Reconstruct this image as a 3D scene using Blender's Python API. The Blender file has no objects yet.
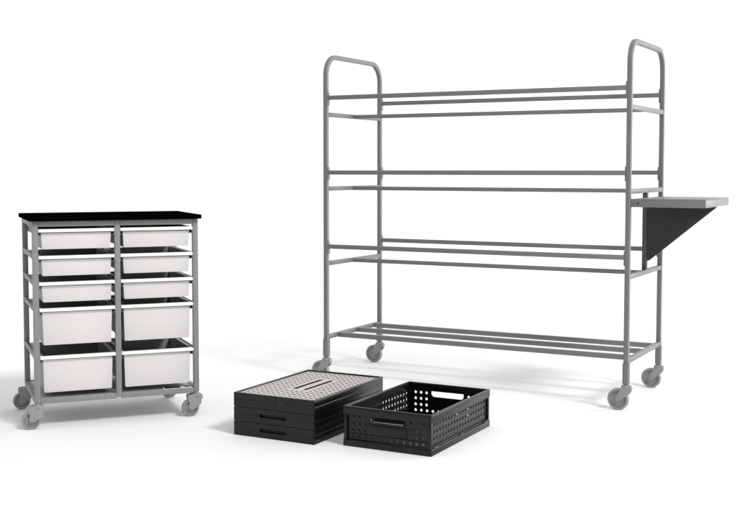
import bpy, bmesh, math
from math import sin, cos, pi, radians
from mathutils import Vector, Matrix

S = bpy.context.scene
C = S.collection

# ------------------------------------------------------------------ materials
def mat(name, col, rough=0.5, spec=0.5, metal=0.0, vary=0.0, bump=0.0, bscale=300.0, vscale=6.0, coat=0.0):
    m = bpy.data.materials.new(name)
    m.use_nodes = True
    nt = m.node_tree
    b = nt.nodes['Principled BSDF']
    b.inputs['Base Color'].default_value = (*col, 1)
    b.inputs['Roughness'].default_value = rough
    b.inputs['Specular IOR Level'].default_value = spec
    b.inputs['Metallic'].default_value = metal
    tc = nt.nodes.new('ShaderNodeTexCoord')
    if vary:
        n = nt.nodes.new('ShaderNodeTexNoise')
        n.inputs['Scale'].default_value = vscale
        n.inputs['Detail'].default_value = 6
        nt.links.new(tc.outputs['Object'], n.inputs['Vector'])
        r = nt.nodes.new('ShaderNodeMix')
        r.data_type = 'RGBA'
        r.inputs[6].default_value = (*[c * (1 - vary) for c in col], 1)
        r.inputs[7].default_value = (*[min(1, c * (1 + vary)) for c in col], 1)
        nt.links.new(n.outputs['Fac'], r.inputs[0])
        nt.links.new(r.outputs[2], b.inputs['Base Color'])
        mr = nt.nodes.new('ShaderNodeMapRange')
        mr.inputs[3].default_value = max(0, rough - .06)
        mr.inputs[4].default_value = min(1, rough + .06)
        nt.links.new(n.outputs['Fac'], mr.inputs[0])
        nt.links.new(mr.outputs[0], b.inputs['Roughness'])
    if bump:
        n2 = nt.nodes.new('ShaderNodeTexNoise')
        n2.inputs['Scale'].default_value = bscale
        n2.inputs['Detail'].default_value = 3
        nt.links.new(tc.outputs['Object'], n2.inputs['Vector'])
        bp = nt.nodes.new('ShaderNodeBump')
        bp.inputs['Strength'].default_value = bump
        bp.inputs['Distance'].default_value = .001
        nt.links.new(n2.outputs['Fac'], bp.inputs['Height'])
        nt.links.new(bp.outputs['Normal'], b.inputs['Normal'])
    return m

M = dict(
    floor=mat('white_floor', (.86, .86, .86), .9, 0.0),
    steel=mat('grey_powder_coat', (.184, .183, .181), .45, .40, 0, .06, .08, 400),
    cartsteel=mat('grey_cart_coat', (.235, .235, .232), .5, .35, 0, .06, .08, 400),
    poststeel=mat('shaded_post_coat', (.085, .085, .084), .5, .3, 0, .06, .08, 400),  # support post: shade under the side table put into its colour
    shadesteel=mat('shaded_bracket_coat', (.042, .042, .043), .42, .25, 0, .08, .08, 400),  # bracket: the side table's shadow put into the coat colour
    caster=mat('grey_caster_plastic', (.285, .285, .283), .55, .35, 0, .06, .06, 300),
    tyre=mat('grey_rubber', (.20, .20, .20), .75, .2, 0, .06, .08, 250),
    worktop=mat('black_laminate', (.0015, .0015, .0015), .6, 0.0, 0, .1),
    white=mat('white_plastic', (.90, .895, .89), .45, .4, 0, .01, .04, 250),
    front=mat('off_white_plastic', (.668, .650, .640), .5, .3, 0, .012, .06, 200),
    trayrim=mat('shaded_rim_plastic', (.035, .035, .035), .6, .05, 0, .1, .08, 200),  # tray side rims coloured near-black, shade put into the colour
    galv=mat('pale_grey_sheet', (.45, .45, .45), .5, .3, 0, .05),
    trayin=mat('shaded_tray_plastic', (.27, .27, .27), .5, .3, 0, .1, .08, 200),  # tray walls and inside: shade within the cart put into the colour
    black=mat('black_plastic', (.0025, .0025, .0027), .30, .36, 0, .15, .05, 220),
    blackin=mat('black_plastic_matte', (.004, .004, .004), .5, .25, 0, .15, .1, 220),
    panelsheen=mat('black_plastic_painted_sheen', (.50, .475, .455), .5, .3, 0, .03, .06, 200),  # black crate panel, its grazing reflection of light painted pale
    ink=mat('label_ink', (.03, .03, .03), .6, .2),
    ink2=mat('label_ink_grey', (.05, .05, .05), .6, .2),
    paper=mat('label_paper', (.80, .80, .80), .6, .2, 0, .02),
    hole=mat('screw_and_groove_shade', (.04, .04, .04), .5, .4),
)

# ------------------------------------------------------------------ helpers
def add_box(bm, x0, x1, y0, y1, z0, z1, bev=0.0, mi=0):
    vs = [bm.verts.new(p) for p in ((x0, y0, z0), (x1, y0, z0), (x1, y1, z0), (x0, y1, z0),
                                    (x0, y0, z1), (x1, y0, z1), (x1, y1, z1), (x0, y1, z1))]
    fs = [bm.faces.new([vs[i] for i in f]) for f in ((0, 3, 2, 1), (4, 5, 6, 7), (0, 1, 5, 4), (1, 2, 6, 5), (2, 3, 7, 6), (3, 0, 4, 7))]
    for f in fs:
        f.material_index = mi
    if bev:
        es = list({e for f in fs for e in f.edges})
        r = bmesh.ops.bevel(bm, geom=es, offset=bev, segments=2, profile=.5, affect='EDGES')
        for f in r['faces']:
            f.material_index = mi

def add_frustum(bm, b0, b1, z0, z1, inward=False, bottom=True):
    # b0/b1 = (x0,x1,y0,y1) at z0 and z1; open top
    def ring(b, z):
        return [bm.verts.new(p) for p in ((b[0], b[2], z), (b[1], b[2], z), (b[1], b[3], z), (b[0], b[3], z))]
    a, c = ring(b0, z0), ring(b1, z1)
    for i in range(4):
        j = (i + 1) % 4
        q = [a[i], a[j], c[j], c[i]]
        bm.faces.new(q[::-1] if inward else q)
    if bottom:
        bm.faces.new(a if inward else a[::-1])
    return a, c

def add_prism(bm, pts, axis, lo, hi, bev=0.0, mi=0):
    # pts in the two remaining axes (order x,y,z minus axis), extruded from lo to hi
    def p3(p, h):
        q = list(p)
        q.insert(axis, h)
        return q
    a = [bm.verts.new(p3(p, lo)) for p in pts]
    b = [bm.verts.new(p3(p, hi)) for p in pts]
    n = len(pts)
    fs = [bm.faces.new(a[::-1]), bm.faces.new(b)]
    for i in range(n):
        j = (i + 1) % n
        fs.append(bm.faces.new([a[i], a[j], b[j], b[i]]))
    for f in fs:
        f.material_index = mi
    if bev:
        es = [e for e in fs[0].edges] + [e for e in fs[1].edges]
        r = bmesh.ops.bevel(bm, geom=es, offset=bev, segments=2, profile=.5, affect='EDGES')
        for f in r['faces']:
            f.material_index = mi

def add_lathe(bm, prof, centre, axis='y', seg=40, mi=0):
    # prof: list of (radius, h) along axis
    rings = []
    for r, h in prof:
        ring = []
        if r < 1e-6:
            ring = [None]
        for k in range(seg):
            a = 2 * pi * k / seg
            u, v = r * cos(a), r * sin(a)
            if axis == 'y':
                p = (centre[0] + u, centre[1] + h, centre[2] + v)
            else:
                p = (centre[0] + u, centre[1] + v, centre[2] + h)
            if r < 1e-6:
                ring = [bm.verts.new((centre[0], centre[1] + h, centre[2]) if axis == 'y' else (centre[0], centre[1], centre[2] + h))]
                break
            ring.append(bm.verts.new(p))
        rings.append(ring)
    for a, b in zip(rings, rings[1:]):
        for k in range(seg):
            j = (k + 1) % seg
            if len(a) == 1 and len(b) == 1:
                continue
            if len(a) == 1:
                f = [a[0], b[k], b[j]]
            elif len(b) == 1:
                f = [a[k], a[j], b[0]]
            else:
                f = [a[k], a[j], b[j], b[k]]
            bm.faces.new(f).material_index = mi

def add_sweep(bm, path, prof, caps=True):
    # path lies in the y-z plane at given x: list of (pos Vector, tangent Vector); prof in (x, side)
    rings = []
    X = Vector((1, 0, 0))
    for p, t in path:
        s = t.cross(X)
        rings.append([bm.verts.new(p + X * a + s * b) for a, b in prof])
    n = len(prof)
    for a, b in zip(rings, rings[1:]):
        for k in range(n):
            j = (k + 1) % n
            bm.faces.new([a[k], a[j], b[j], b[k]])
    if caps:
        bm.faces.new(rings[0][::-1])
        bm.faces.new(rings[-1])

def rsq(w, h, r, seg=4):
    pts = []
    for cx, cy, a0 in ((w / 2 - r, h / 2 - r, 0), (-w / 2 + r, h / 2 - r, pi / 2), (-w / 2 + r, -h / 2 + r, pi), (w / 2 - r, -h / 2 + r, 3 * pi / 2)):
        for k in range(seg + 1):
            a = a0 + pi / 2 * k / seg
            pts.append((cx + r * cos(a), cy + r * sin(a)))
    return pts

def obj(name, bm, mats, parent=None, smooth=True):
    bmesh.ops.recalc_face_normals(bm, faces=bm.faces)
    me = bpy.data.meshes.new(name)
    bm.to_mesh(me)
    bm.free()
    return link(name, me, mats, parent, smooth)

def link(name, me, mats, parent=None, smooth=True):
    if not isinstance(mats, (list, tuple)):
        mats = [mats]
    me.materials.clear()
    for m in mats:
        me.materials.append(m)
    o = bpy.data.objects.new(name, me)
    C.objects.link(o)
    o.parent = parent
    if smooth:
        for p in me.polygons:
            p.use_smooth = True
        me.set_sharp_from_angle(angle=radians(32))
    return o

def thing(name, label, cat, loc=(0, 0, 0), rz=0.0, group=None, parent=None):
    o = bpy.data.objects.new(name, None)
    o.empty_display_size = .1
    C.objects.link(o)
    o.location = loc
    o.rotation_euler = (0, 0, rz)
    o.parent = parent
    if label:
        o['label'] = label
        o['category'] = cat
    if group:
        o['group'] = group
    return o

def copy_tree(o, parent=None):
    c = o.copy()
    C.objects.link(c)
    c.parent = parent
    for ch in list(o.children):
        copy_tree(ch, c)
    return c

def plate(outer, holes, thick):
    # a flat sheet (u, v) with holes, thickness along w, returned as bmesh
    cu = bpy.data.curves.new('sheet', 'CURVE')
    cu.dimensions = '2D'
    cu.fill_mode = 'BOTH'
    cu.extrude = thick / 2
    for pts in [outer] + holes:
        sp = cu.splines.new('POLY')
        sp.points.add(len(pts) - 1)
        for p, q in zip(sp.points, pts):
            p.co = (q[0], q[1], 0, 1)
        sp.use_cyclic_u = True
    ob = bpy.data.objects.new('sheet', cu)
    C.objects.link(ob)
    dg = bpy.context.evaluated_depsgraph_get()
    dg.update()
    me = bpy.data.meshes.new_from_object(ob.evaluated_get(dg))
    bm = bmesh.new()
    bm.from_mesh(me)
    bmesh.ops.remove_doubles(bm, verts=bm.verts, dist=1e-6)
    bpy.data.objects.remove(ob)
    bpy.data.curves.remove(cu)
    bpy.data.meshes.remove(me)
    return bm

def circ(x, y, r, n=12):
    return [(x + r * cos(2 * pi * k / n), y + r * sin(2 * pi * k / n)) for k in range(n)]

def rrect(x0, x1, y0, y1, r, seg=5):
    return [(a + (x0 + x1) / 2, b + (y0 + y1) / 2) for a, b in rsq(x1 - x0, y1 - y0, r, seg)]

def place(bm, ox, oy, oz, U, V):
    # map plate coords: u along U, v along V, w along U x V
    U, V = Vector(U), Vector(V)
    W = U.cross(V)
    m = Matrix(((U.x, V.x, W.x, ox), (U.y, V.y, W.y, oy), (U.z, V.z, W.z, oz), (0, 0, 0, 1)))
    bm.transform(m)
    return bm

def merge(a, b):
    me = bpy.data.meshes.new('tmp')
    b.to_mesh(me)
    b.free()
    a.from_mesh(me)
    bpy.data.meshes.remove(me)

# ------------------------------------------------------------------ floor that sweeps up into the studio backdrop
bm = bmesh.new()
prof = [(-9.0, 0.0), (10.0, 0.0)]
R = 5.0
for k in range(1, 33):
    a = pi / 2 * k / 32
    prof.append((10.0 + R * sin(a), R - R * cos(a)))
prof.append((15.0, 11.0))
L = [bm.verts.new((-16, y, z)) for y, z in prof]
Rr = [bm.verts.new((16, y, z)) for y, z in prof]
for i in range(len(prof) - 1):
    bm.faces.new([L[i], Rr[i], Rr[i + 1], L[i + 1]])
fl = obj('floor', bm, M['floor'])
fl['kind'] = 'structure'

# ------------------------------------------------------------------ casters
def make_caster(H, R, trail, parent, loc, wide):
    head = bmesh.new()
    # swivel housing: stem, bearing cup and a small brake lobe
    add_lathe(head, [(0, H), (.011, H), (.011, H - .0095), (.0175, H - .010), (.0205, H - .013), (.0205, H - .022), (.017, H - .026), (0, H - .026)], (0, 0, 0), 'z', 28)
    add_prism(head, rrect(.006, .027, H - .040, H - .012, .009), 1, -.012, .012, .002)
    h = obj('caster', head, M['caster'], parent)
    h.location = loc
    fk = bmesh.new()
    t = .0155
    if wide:   # broad hooded fork
        pts = [(.019, H - .014), (.021, R + .022), (.010, R + .006), (-trail + .012, R - .008), (-trail, R - .0115), (-trail - .011, R - .005), (-trail - .012, R + .006),
               (-trail - .006, R + .020), (-trail - .014, R + .040), (-trail - .014, H - .014), (-.012, H - .010)]
    else:      # slimmer straight fork
        pts = [(.019, H - .014), (.0225, H - .040), (.012, H - .056), (-trail + .013, R - .006), (-trail, R - .013), (-trail - .012, R - .004), (-trail - .010, R + .010), (-.021, H - .030), (-.019, H - .014)]
    for s in (-1, 1):
        add_prism(fk, pts, 1, s * t - .0016, s * t + .0016, .0006)
    add_box(fk, -.017, .019, -t, t, H - .022, H - .0135)
    for s in (-1, 1):
        add_lathe(fk, [(0, s * .0205), (.0055, s * .0205), (.0065, s * .019), (.0065, s * .0165)], (-trail, 0, R), 'y', 16)
    obj('fork', fk, M['caster'], h)
    w = bmesh.new()
    T = .0125
    half = [(0, T * .75), (R * .20, T * .75), (R * .24, T * .55), (R * .30, T * .35), (R * .62, T * .35), (R * .66, T * .75), (R * .70, T * .78), (R * .72, T * .45), (R * .745, T * .45), (R * .77, T * .95),
            (R * .90, T), (R * .965, T * .80), (R, T * .45)]
    prof = half + [(r, -x) for r, x in half[::-1]]
    add_lathe(w, prof, (-trail, 0, R), 'y', 56)
    for f in w.faces:
        c = f.calc_center_median()
        if math.hypot(c.x + trail, c.z - R) > R * .757:
            f.material_index = 1
        elif math.hypot(c.x + trail, c.z - R) > R * .70:
            f.material_index = 2  # recessed groove ring coloured dark, its shade put into the colour
    obj('wheel', w, [M['caster'], M['tyre'], M['hole']], h)
    return h

# ------------------------------------------------------------------ shelving trolley
TL, TD = 1.6136, .6078
PW = .0242
tr = thing('shelving_trolley', 'tall four tier grey tube trolley with empty rail shelves and a side table', 'trolley', (-.2261, 5.9608, 0), -.4929)
Z0, Z1, E4 = .1296, 1.7132, .2296
RT = [1.4948, 1.1035, .7130]
ET = [1.4078, 1.0183, .6220]
BR = .100
for lx in (0, TL):
    path = [(Vector((lx, 0, E4 - .012)), Vector((0, 0, 1)))]
    for k in range(0, 13):
        a = pi / 2 * k / 12
        path.append((Vector((lx, BR - BR * cos(a), Z1 - BR + BR * sin(a))), Vector((0, sin(a), cos(a)))))
    for k in range(0, 13):
        a = pi / 2 * k / 12
        path.append((Vector((lx, TD - BR + BR * sin(a), Z1 - BR + BR * cos(a))), Vector((0, cos(a), -sin(a)))))
    path.append((Vector((lx, TD, E4 - .012)), Vector((0, 0, -1))))
    bm = bmesh.new()
    add_sweep(bm, path, rsq(PW, PW, .005))
    obj('end_frame', bm, M['steel'], tr)
    for ly in (0, TD):
        bm = bmesh.new()
        add_sweep(bm, [(Vector((lx, ly, Z0 - .004)), Vector((0, 0, 1))), (Vector((lx, ly, E4 - .0105)), Vector((0, 0, 1)))], rsq(PW + .0065, PW + .0065, .006))
        obj('leg_sleeve', bm, M['steel'], tr)
        make_caster(Z0, .0505, .036, tr, (lx, ly, 0), False)
    for z in ET + [E4]:
        bm = bmesh.new()
        add_box(bm, lx - .0105, lx + .0105, PW / 2 - .001, TD - PW / 2 + .001, z - .0115, z + .0115, .0022)
        obj('end_bar', bm, M['steel'], tr)
RW = .0112
for z in RT:
    for ly in (0, TD):
        bm = bmesh.new()
        add_box(bm, PW / 2 + .002, TL - PW / 2 - .002, ly - RW, ly + RW, z - RW, z + RW, .002)
        r = obj('rail', bm, M['steel'], tr)
        for lx, s in ((PW / 2, 1), (TL - PW / 2, -1)):
            bm = bmesh.new()
            pts = [(-.011, -.034), (.011, -.034), (.011, .026), (.006, .034), (-.006, .034), (-.011, .026)]
            pts = [(ly + a, z - .004 + b) for a, b in pts]
            a, b = sorted((lx - s * .0004, lx + s * .0045))
            add_prism(bm, pts, 0, a, b, .0006)
            obj('rail_flange', bm, M['steel'], r)
for z in ET:
    bm = bmesh.new()
    add_box(bm, .010, TL - .010, .285 - RW, .285 + RW, z - RW - .0008, z + RW - .0025, .002)
    obj('centre_rail', bm, M['steel'], tr)
for ly in (.117, .328, .530):
    bm = bmesh.new()
    add_box(bm, .010, TL - .010, ly - .0125, ly + .0125, E4 - .0125, E4 + .0115, .002)
    obj('base_rail', bm, M['steel'], tr)
# side table
sx0, sx1, sy0, sy1, sz0, sz1 = TL + .0135, 1.9628, -.002, .535, .9465, .9845
bm = bmesh.new()
th = .003
add_box(bm, sx0, sx1, sy0, sy1, sz1 - th, sz1, .0012)
add_box(bm, sx0, sx1, sy0, sy0 + th, sz0, sz1 - th - .0002, .0008)
add_box(bm, sx0, sx1, sy1 - th, sy1, sz0, sz1 - th - .0002, .0008)
add_box(bm, sx1 - th, sx1, sy0 + th + .0002, sy1 - th - .0002, sz0, sz1 - th - .0002, .0008)
tb = obj('side_table', bm, M['steel'], tr)
bm = bmesh.new()
add_lathe(bm, [(0, -.0012), (.0045, -.0012), (.0055, 0), (.0055, .002)], (TL + .045, sy0, .9645), 'y', 14)
obj('screw', bm, M['hole'], tb)
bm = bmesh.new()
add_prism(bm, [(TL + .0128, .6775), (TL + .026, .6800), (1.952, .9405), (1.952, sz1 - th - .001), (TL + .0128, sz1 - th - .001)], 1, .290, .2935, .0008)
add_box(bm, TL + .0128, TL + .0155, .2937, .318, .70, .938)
obj('bracket', bm, M['shadesteel'], tb)
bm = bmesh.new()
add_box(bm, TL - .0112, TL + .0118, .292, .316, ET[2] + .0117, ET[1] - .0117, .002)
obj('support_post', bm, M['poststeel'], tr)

# ------------------------------------------------------------------ tray cart
W, D, CZ0, CZ1 = .7204, .4694, .1134, .8982
CX, CY, CA = -1.4389, 4.8093, .3866
ct = thing('tray_cart', 'low grey metal cart with black top, holding two columns of white trays', 'cart', (CX, CY, 0), CA)
P = .0240
bm = bmesh.new()
add_box(bm, -.014, W + .012, -.022, D + .004, CZ1 + .001, CZ1 + .0195, .0015)
obj('worktop', bm, M['worktop'], ct)
XC = W / 2 - P / 2
for y0 in (0, D - P):
    for x0 in (0, XC, W - P):
        bm = bmesh.new()
        add_box(bm, x0, x0 + P, y0, y0 + P, CZ0, CZ1, .0022)
        obj('upright', bm, M['cartsteel'], ct)
    for z0, z1, bev in ((CZ1 - P, CZ1 - .0006, .002), (.1075, .1325, .002)):
        bm = bmesh.new()
        for a, b in ((P, XC), (XC + P, W - P)):
            add_box(bm, a + .0002, b - .0002, y0 + .0012, y0 + P - .0012, z0, z1, bev)
        obj('cross_rail', bm, M['cartsteel'], ct)
for x0 in (0, W - P):
    for z0, z1 in ((CZ1 - P, CZ1 - .0006), (.1075, .1325)):
        bm = bmesh.new()
        add_box(bm, x0 + .0012, x0 + P - .0012, P + .0002, D - P - .0002, z0, z1, .002)
        obj('side_rail', bm, M['cartsteel'], ct)
bm = bmesh.new()
add_box(bm, P + .001, W - P - .001, P - .0005, D - P - .001, .126, .1295)
obj('base_panel', bm, M['galv'], ct)
RIM = [.8640, .7485, .6345, .5210, .3140]      # rim top heights of the five trays in a column
COLS = [(P, XC), (XC + P, W - P)]
for zr in RIM:
    for (a, b) in COLS:
        for s, x in ((1, a), (-1, b)):
            # L-shaped runner carried between front and back upright
            bm = bmesh.new()
            xx = sorted((x + s * .0003, x + s * .0022))
            add_box(bm, xx[0], xx[1], .004, D - .004, zr - .030, zr - .006, .0004)
            xx = sorted((x + s * .0023, x + s * .012))
            add_box(bm, xx[0], xx[1], .012, D - .006, zr - .0300, zr - .0278, .0004)
            obj('runner', bm, M['cartsteel'], ct)
for zr in RIM[1:]:                              # outer side bars seen in the cart's flank
    for x0 in (.002, W - .008):
        bm = bmesh.new()
        add_box(bm, x0, x0 + .006, P + .0003, D - P - .0003, zr - (.014 if x0 < .1 else .027), zr + (.008 if x0 < .1 else -.005), .0015)
        obj('side_bar', bm, M['cartsteel'], ct)
for y in (P / 2, D - P / 2):
    for x in (P / 2, W - P / 2):
        make_caster(CZ0, .0395, .0275, ct, (x, y, 0), True)
# label stickers lying on the front of the lower rail
bm = bmesh.new()
zt = .1328
add_box(bm, .560, .688, .001, .060, zt, zt + .0008)
st = obj('label_sticker', bm, M['paper'], ct, False)
bm = bmesh.new()
add_box(bm, .566, .638, .006, .050, zt + .0009, zt + .0013)
obj('printed_block', bm, M['ink'], st, False)
bm = bmesh.new()
for x0, x1, y0, y1 in ((.588, .594, .014, .044), (.600, .612, .012, .022), (.617, .621, .010, .046), (.624, .635, .012, .040)):
    add_box(bm, x0, x1, y0, y1, zt + .0014, zt + .0017)
obj('printed_mark', bm, M['ink2'], st, False)
bm = bmesh.new()
add_box(bm, .660, .684, .014, .052, zt + .0009, zt + .0013)
obj('printed_block', bm, M['ink'], st, False)

# trays (each one can be pulled out: things of their own)
def make_tray(hh, name, label, group):
    t = thing(name, label, 'tray', (0, 0, 0), 0, group)
    w = XC - P
    xm = w / 2
    tw, bw = .2965, .2885                          # body width at top and bottom
    y0, y1 = .018, .428
    bm = bmesh.new()
    dy = .005
    top = (xm - tw / 2, xm + tw / 2, y0 + .0030, y1)
    bot = (xm - bw / 2, xm + bw / 2, y0 + .0030 + dy, y1 - .012)
    k = .0022
    ti = (top[0] + k, top[1] - k, top[2] + k, top[3] - k)
    bi = (bot[0] + k, bot[1] - k, bot[2] + k, bot[3] - k)
    _, a = add_frustum(bm, bot, top, -hh, -.0012)
    _, c = add_frustum(bm, bi, ti, -hh + k, -.0012, True)
    # flat rim flange round the mouth, on three sides
    x0, x1 = .0004, w - .0004
    add_box(bm, x0, top[0] + .001, .010, y1 + .010, -.0050, -.0006, .0006, 1)
    add_box(bm, top[1] - .001, x1, .010, y1 + .010, -.0050, -.0006, .0006, 1)
    add_box(bm, top[0] + .0012, top[1] - .0012, y1 - .001, y1 + .0098, -.0050, -.0006, .0006, 1)
    obj('body', bm, [M['trayin'], M['trayrim']], t)
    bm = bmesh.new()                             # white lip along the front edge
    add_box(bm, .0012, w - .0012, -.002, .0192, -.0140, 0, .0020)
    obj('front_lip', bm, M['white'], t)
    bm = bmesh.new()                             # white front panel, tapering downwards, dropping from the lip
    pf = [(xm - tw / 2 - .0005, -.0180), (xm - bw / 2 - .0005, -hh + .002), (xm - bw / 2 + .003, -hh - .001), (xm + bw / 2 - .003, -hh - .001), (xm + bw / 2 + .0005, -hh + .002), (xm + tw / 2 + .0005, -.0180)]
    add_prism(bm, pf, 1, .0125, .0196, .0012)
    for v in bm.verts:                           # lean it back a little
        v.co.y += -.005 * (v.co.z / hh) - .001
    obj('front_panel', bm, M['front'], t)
    return t

shallow = make_tray(.087, 'shallow_tray', '', None)
deep = make_tray(.160, 'deep_tray', '', None)
rows = ['topmost', 'second from the top', 'third from the top', 'fourth from the top', 'lowest']
cA, sA = cos(CA), sin(CA)
first = {}
for ci, (a, b) in enumerate(COLS):
    side = ('left', 'right')[ci]
    for ri, zr in enumerate(RIM):
        proto = shallow if ri < 3 else deep
        o = proto if id(proto) not in first else copy_tree(proto)
        first[id(proto)] = 1
        o.location = (CX + a * cA, CY + a * sA, zr)
        o.rotation_euler = (0, 0, CA)
        kind = 'shallow' if ri < 3 else 'deep'
        if ri == 0:
            lab = f'shallow white tray directly under the black worktop, in the {side} column of the cart'
        elif ri == 4:
            lab = f'deep white tray at the bottom of the {side} column, just above the lower rail'
        elif ri == 1:
            lab = f'middle of the three shallow white trays in the {side} column of the cart'
        elif ri == 2:
            lab = f'lowest of the three shallow white trays in the {side} column, just above a deep one'
        else:
            lab = f'upper of the two deep white trays in the {side} column of the cart'
        o['label'] = lab
        o['category'] = 'tray'
        o['group'] = 'white trays in the cart'

# ------------------------------------------------------------------ folded crates in a stack
FW, FD, FH = .396, .6069, .0611
def make_folded(label, loc, rz):
    t = thing('folded_crate', label, 'crate', loc, rz, 'folded black crates in the stack')
    wl = .0075
    def frame(z0, z1, ins, slot, name, lip):
        bm = bmesh.new()
        x0, x1, y0, y1 = ins, FW - ins, ins, FD - ins
        # long sides
        add_box(bm, x0, x0 + wl, y0, y1, z0, z1, .0012)
        add_box(bm, x1 - wl, x1, y0, y1, z0, z1, .0012)
        add_box(bm, x0 + wl + .0001, x1 - wl - .0001, y1 - wl, y1, z0, z1, .0012)
        # front with its grip slot
        if slot:
            add_box(bm, x0 + wl + .0001, .131, y0, y0 + wl, z0, z1)
            add_box(bm, .2615, x1 - wl - .0001, y0, y0 + wl, z0, z1)
            a, b = (z0, .0245) if lip == 'low' else (.0395, z1)
            add_box(bm, .131, .2615, y0, y0 + wl, a, b)
        else:
            add_box(bm, x0 + wl + .0001, x1 - wl - .0001, y0, y0 + wl, z0, z1)
        return obj(name, bm, M['black'], t)
    frame(.0010, .0318, 0, True, 'base_tray', 'low')
    frame(.0326, .0600, 0, True, 'rim_frame', 'high')
    bm = bmesh.new()
    add_box(bm, .004, FW - .004, .0090, FD - .0090, .0020, .0045)
    add_box(bm, .0025, FW - .0025, .0095, .012, .005, .0590)      # inner wall behind the slot
    add_box(bm, .0025, .0065, .013, FD - .013, .005, .0590)
    add_box(bm, FW - .0065, FW - .0025, .013, FD - .013, .005, .0590)
    add_box(bm, .0075, FW - .0075, FD - .0095, FD - .0055, .005, .0590)
    obj('inner_shell', bm, M['blackin'], t)
    # folded perforated walls lying flat on top
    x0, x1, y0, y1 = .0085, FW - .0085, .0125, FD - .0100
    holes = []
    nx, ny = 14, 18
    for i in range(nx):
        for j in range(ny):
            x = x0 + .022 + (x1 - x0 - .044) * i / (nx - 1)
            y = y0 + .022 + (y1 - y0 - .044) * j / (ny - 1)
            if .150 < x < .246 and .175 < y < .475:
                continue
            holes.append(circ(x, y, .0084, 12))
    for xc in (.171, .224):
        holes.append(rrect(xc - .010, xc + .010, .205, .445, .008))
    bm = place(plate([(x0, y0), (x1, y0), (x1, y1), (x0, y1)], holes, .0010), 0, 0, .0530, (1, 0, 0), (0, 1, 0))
    obj('folded_panel', bm, M['panelsheen'], t)
    bm = bmesh.new()
    add_box(bm, x0 + .001, x1 - .001, y0 + .001, y1 - .001, .0470, .0485)
    obj('lower_panel', bm, M['blackin'], t)
    return t
SX, SY, SA = -.5715, 4.7175, -.4903
f0 = make_folded('bottom folded black crate of the stack, lying on the floor', (SX, SY, 0), SA)
f1 = copy_tree(f0)
f1.location.z = FH
f1['label'] = 'middle folded black crate of the stack, between the top and bottom ones'
f2 = copy_tree(f0)
f2.location.z = 2 * FH
f2['label'] = 'topmost folded black crate with a perforated panel showing on the stack'
# the top crate's slot is blanked off by a plate carrying small worn marks
bm = bmesh.new()
add_box(bm, .1315, .2610, .0004, .0070, .0247, .0393)
gp = obj('slot_plate', bm, M['black'], f2)
bm = bmesh.new()
for x0, x1, z0, z1 in ((.136, .149, .030, .038), (.160, .177, .029, .0375), (.187, .191, .030, .036)):
    add_box(bm, x0, x1, -.0003, .0003, z0, z1)
obj('dark_mark', bm, M['ink'], gp)
bm = bmesh.new()
for x0, x1, z0, z1 in ((.226, .232, .027, .038), (.233, .249, .027, .030)):
    add_box(bm, x0, x1, -.0004, .0003, z0, z1)
obj('raised_mark', bm, M['ink2'], gp)

# ------------------------------------------------------------------ open crate
OW, OD, OH = .3948, .6013, .1639
oc = thing('open_crate', 'unfolded open black plastic crate with perforated walls, standing beside the stack', 'crate', (-.1048, 4.5269, 0), -.4927)
bm = bmesh.new()
wl = .010
def ring(bm, z0, z1, ins, w, bev=.0015):
    x0, x1, y0, y1 = ins, OW - ins, ins, OD - ins
    add_box(bm, x0, x0 + w, y0, y1, z0, z1, bev)
    add_box(bm, x1 - w, x1, y0, y1, z0, z1, bev)
    add_box(bm, x0 + w + .0001, x1 - w - .0001, y0, y0 + w, z0, z1, bev)
    add_box(bm, x0 + w + .0001, x1 - w - .0001, y1 - w, y1, z0, z1, bev)
ring(bm, .001, .0275, 0, .012)
add_box(bm, .0121, OW - .0121, .0121, OD - .0121, .004, .008)
# ledge and small hinge knuckles on the long sides
for s, x in ((1, OW), (-1, 0)):
    a, b = sorted((x - s * .012, x - s * .0035))
    add_box(bm, a, b, .016, OD - .016, .0277, .0350, .001)
    for yy in (.024, OD / 2 - .02, OD - .064):
        a, b = sorted((x - s * .004, x + s * .0012))
        add_box(bm, a, b, yy, yy + .040, .0277, .0335, .001)
obj('base_tray', bm, M['black'], oc)
bm = bmesh.new()
ring(bm, .1300, OH, 0, .0095, .0014)
obj('rim_frame', bm, M['black'], oc)
for x in (.002, OW - .016):
    for y in (.002, OD - .016):
        bm = bmesh.new()
        add_box(bm, x, x + .014, y, y + .014, .0277, .1298, .0015)
        obj('corner_post', bm, M['black'], oc)
Rh = .0065
for s in (0, 1):     # long walls
    holes = []
    n = 19
    for i in range(n):
        for z in (.062, .0895, .117):
            holes.append(circ(.045 + (OD - .090) * i / (n - 1), z, Rh))
    bm = plate([(.0165, .0352), (OD - .0165, .0352), (OD - .0165, .1578), (.0165, .1578)], holes, .003)
    x = .0115 if s == 0 else OW - .0115
    place(bm, x, 0, 0, (0, 1, 0), (0, 0, 1))
    obj('side_panel', bm, M['black'], oc)
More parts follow.
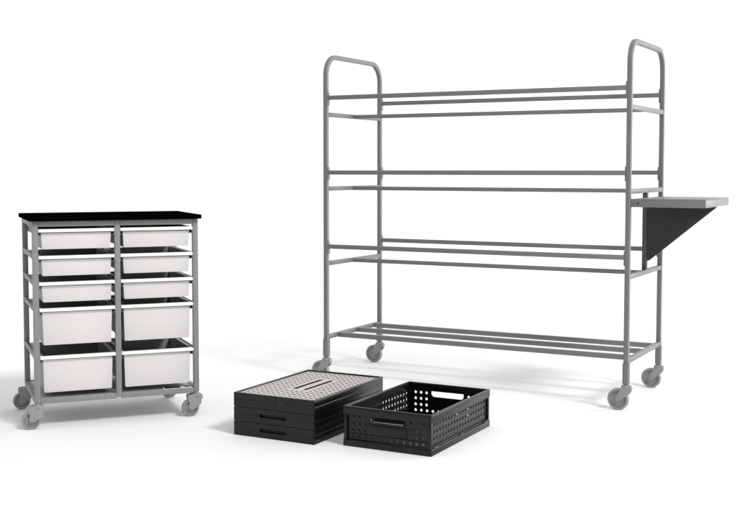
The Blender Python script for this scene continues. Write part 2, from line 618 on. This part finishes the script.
for s in (0, 1):     # short walls with a hand grip
    holes = []
    cols = [.041, .068, .095]
    cols = cols + [OW - c for c in cols]
    for x in cols:
        for z in (.066, .0935, .121):
            holes.append(circ(x, z, Rh))
    for i in range(12):
        x = .041 + (OW - .082) * i / 11
        holes.append(circ(x, .040, Rh))
    z0, z1 = (.104, .127) if s == 0 else (.106, .1425)
    xa, xb = .119, OW - .119
    holes.append(rrect(xa, xb, z0, z1, .0105 if s == 0 else .015, 6))
    bm = plate([(.0165, .0277), (OW - .0165, .0277), (OW - .0165, .1578), (.0165, .1578)], holes, .003)
    y = .0135 if s == 0 else OD - .0115
    place(bm, 0, y, 0, (1, 0, 0), (0, 0, 1))
    # moulded pocket and ribs below the grip
    if s == 0:
        add_box(bm, xa - .006, xb + .006, .0085, .0118, .056, .098, .001)
        add_box(bm, .020, OW - .020, .0075, .0118, .0505, .0535, .0006)
    p = obj('end_panel', bm, M['black'], oc)
    bm = bmesh.new()  # rounded lip under the grip opening
    if s == 0:
        pts = []
        for k in range(8):
            a = pi * 1.0 + (pi / 2) * k / 7
            pts.append((xa + .014 + .014 * cos(a), z0 + .014 + .014 * sin(a)))
        for k in range(8):
            a = pi * 1.5 + (pi / 4) * k / 7
            pts.append((xb - .008 + .008 * cos(a), z0 + .008 + .008 * sin(a)))
        inner = [(px + (0.0045 if px < xa + .01 else 0), pz + .0058) for px, pz in pts]
        add_prism(bm, pts + inner[::-1], 1, .0015, .0150, .0008)
        obj('grip', bm, M['black'], p)
    else:
        bm.free()

# ------------------------------------------------------------------ light: graded white surround, a soft key lamp and two added fills
W_LOW, W_HIGH, KEY, BACK = .29, .79, 3750, 330
w = bpy.data.worlds.new('World')
S.world = w
w.use_nodes = True
bg = w.node_tree.nodes['Background']
nt = w.node_tree                                  # unseen gradient shaped for the light: bright overhead, dimmer low
tc = nt.nodes.new('ShaderNodeTexCoord')
sp = nt.nodes.new('ShaderNodeSeparateXYZ')
mr = nt.nodes.new('ShaderNodeMapRange')
mr.interpolation_type = 'SMOOTHSTEP'
mr.inputs[1].default_value = 0.0
mr.inputs[2].default_value = 0.6
mr.inputs[3].default_value = W_LOW
mr.inputs[4].default_value = W_HIGH
nt.links.new(tc.outputs['Generated'], sp.inputs[0])
nt.links.new(sp.outputs['Z'], mr.inputs[0])
nt.links.new(mr.outputs[0], bg.inputs[1])
bg.inputs[0].default_value = (1, 1, 1, 1)

def lamp(name, loc, target, size, power, size_y=None):
    l = bpy.data.lights.new(name, 'AREA')
    l.shape = 'DISK'
    l.size = size
    if size_y:
        l.shape = 'RECTANGLE'
        l.size_y = size_y
    l.energy = power
    o = bpy.data.objects.new(name, l)
    C.objects.link(o)
    o.location = loc
    d = Vector(target) - Vector(loc)
    o.rotation_euler = d.to_track_quat('-Z', 'Y').to_euler()
    return o
tgt = Vector((0, 5.4, .3))
lamp('key_lamp', tgt + 25 * Vector((.50, -.52, .69)), tgt, 5.5, KEY)
lamp('added_side_fill', (9.5, 7.6, 1.8), (0, 5.0, .4), 4.5, 420, 3)  # unseen fill added to brighten the right-hand faces
lamp('added_backdrop_fill', (0, 7.5, 10.0), (0, 12.5, 9.5), 16, BACK, 1.5)  # unseen fill added to keep the backdrop white

# ------------------------------------------------------------------ camera
cam = bpy.data.cameras.new('camera')
co = bpy.data.objects.new('camera', cam)
C.objects.link(co)
co.location = (0, 0, 1.1224)
co.rotation_euler = (pi / 2 - .0583, 0, 0)
cam.sensor_width = 36
cam.lens = 1128.07 * 36 / 738
cam.shift_y = -21.8 / 738
cam.clip_end = 200
S.camera = co
S.view_settings.view_transform = 'Standard'
S.view_settings.look = 'None'
S.view_settings.exposure = 0
S.view_settings.gamma = 1
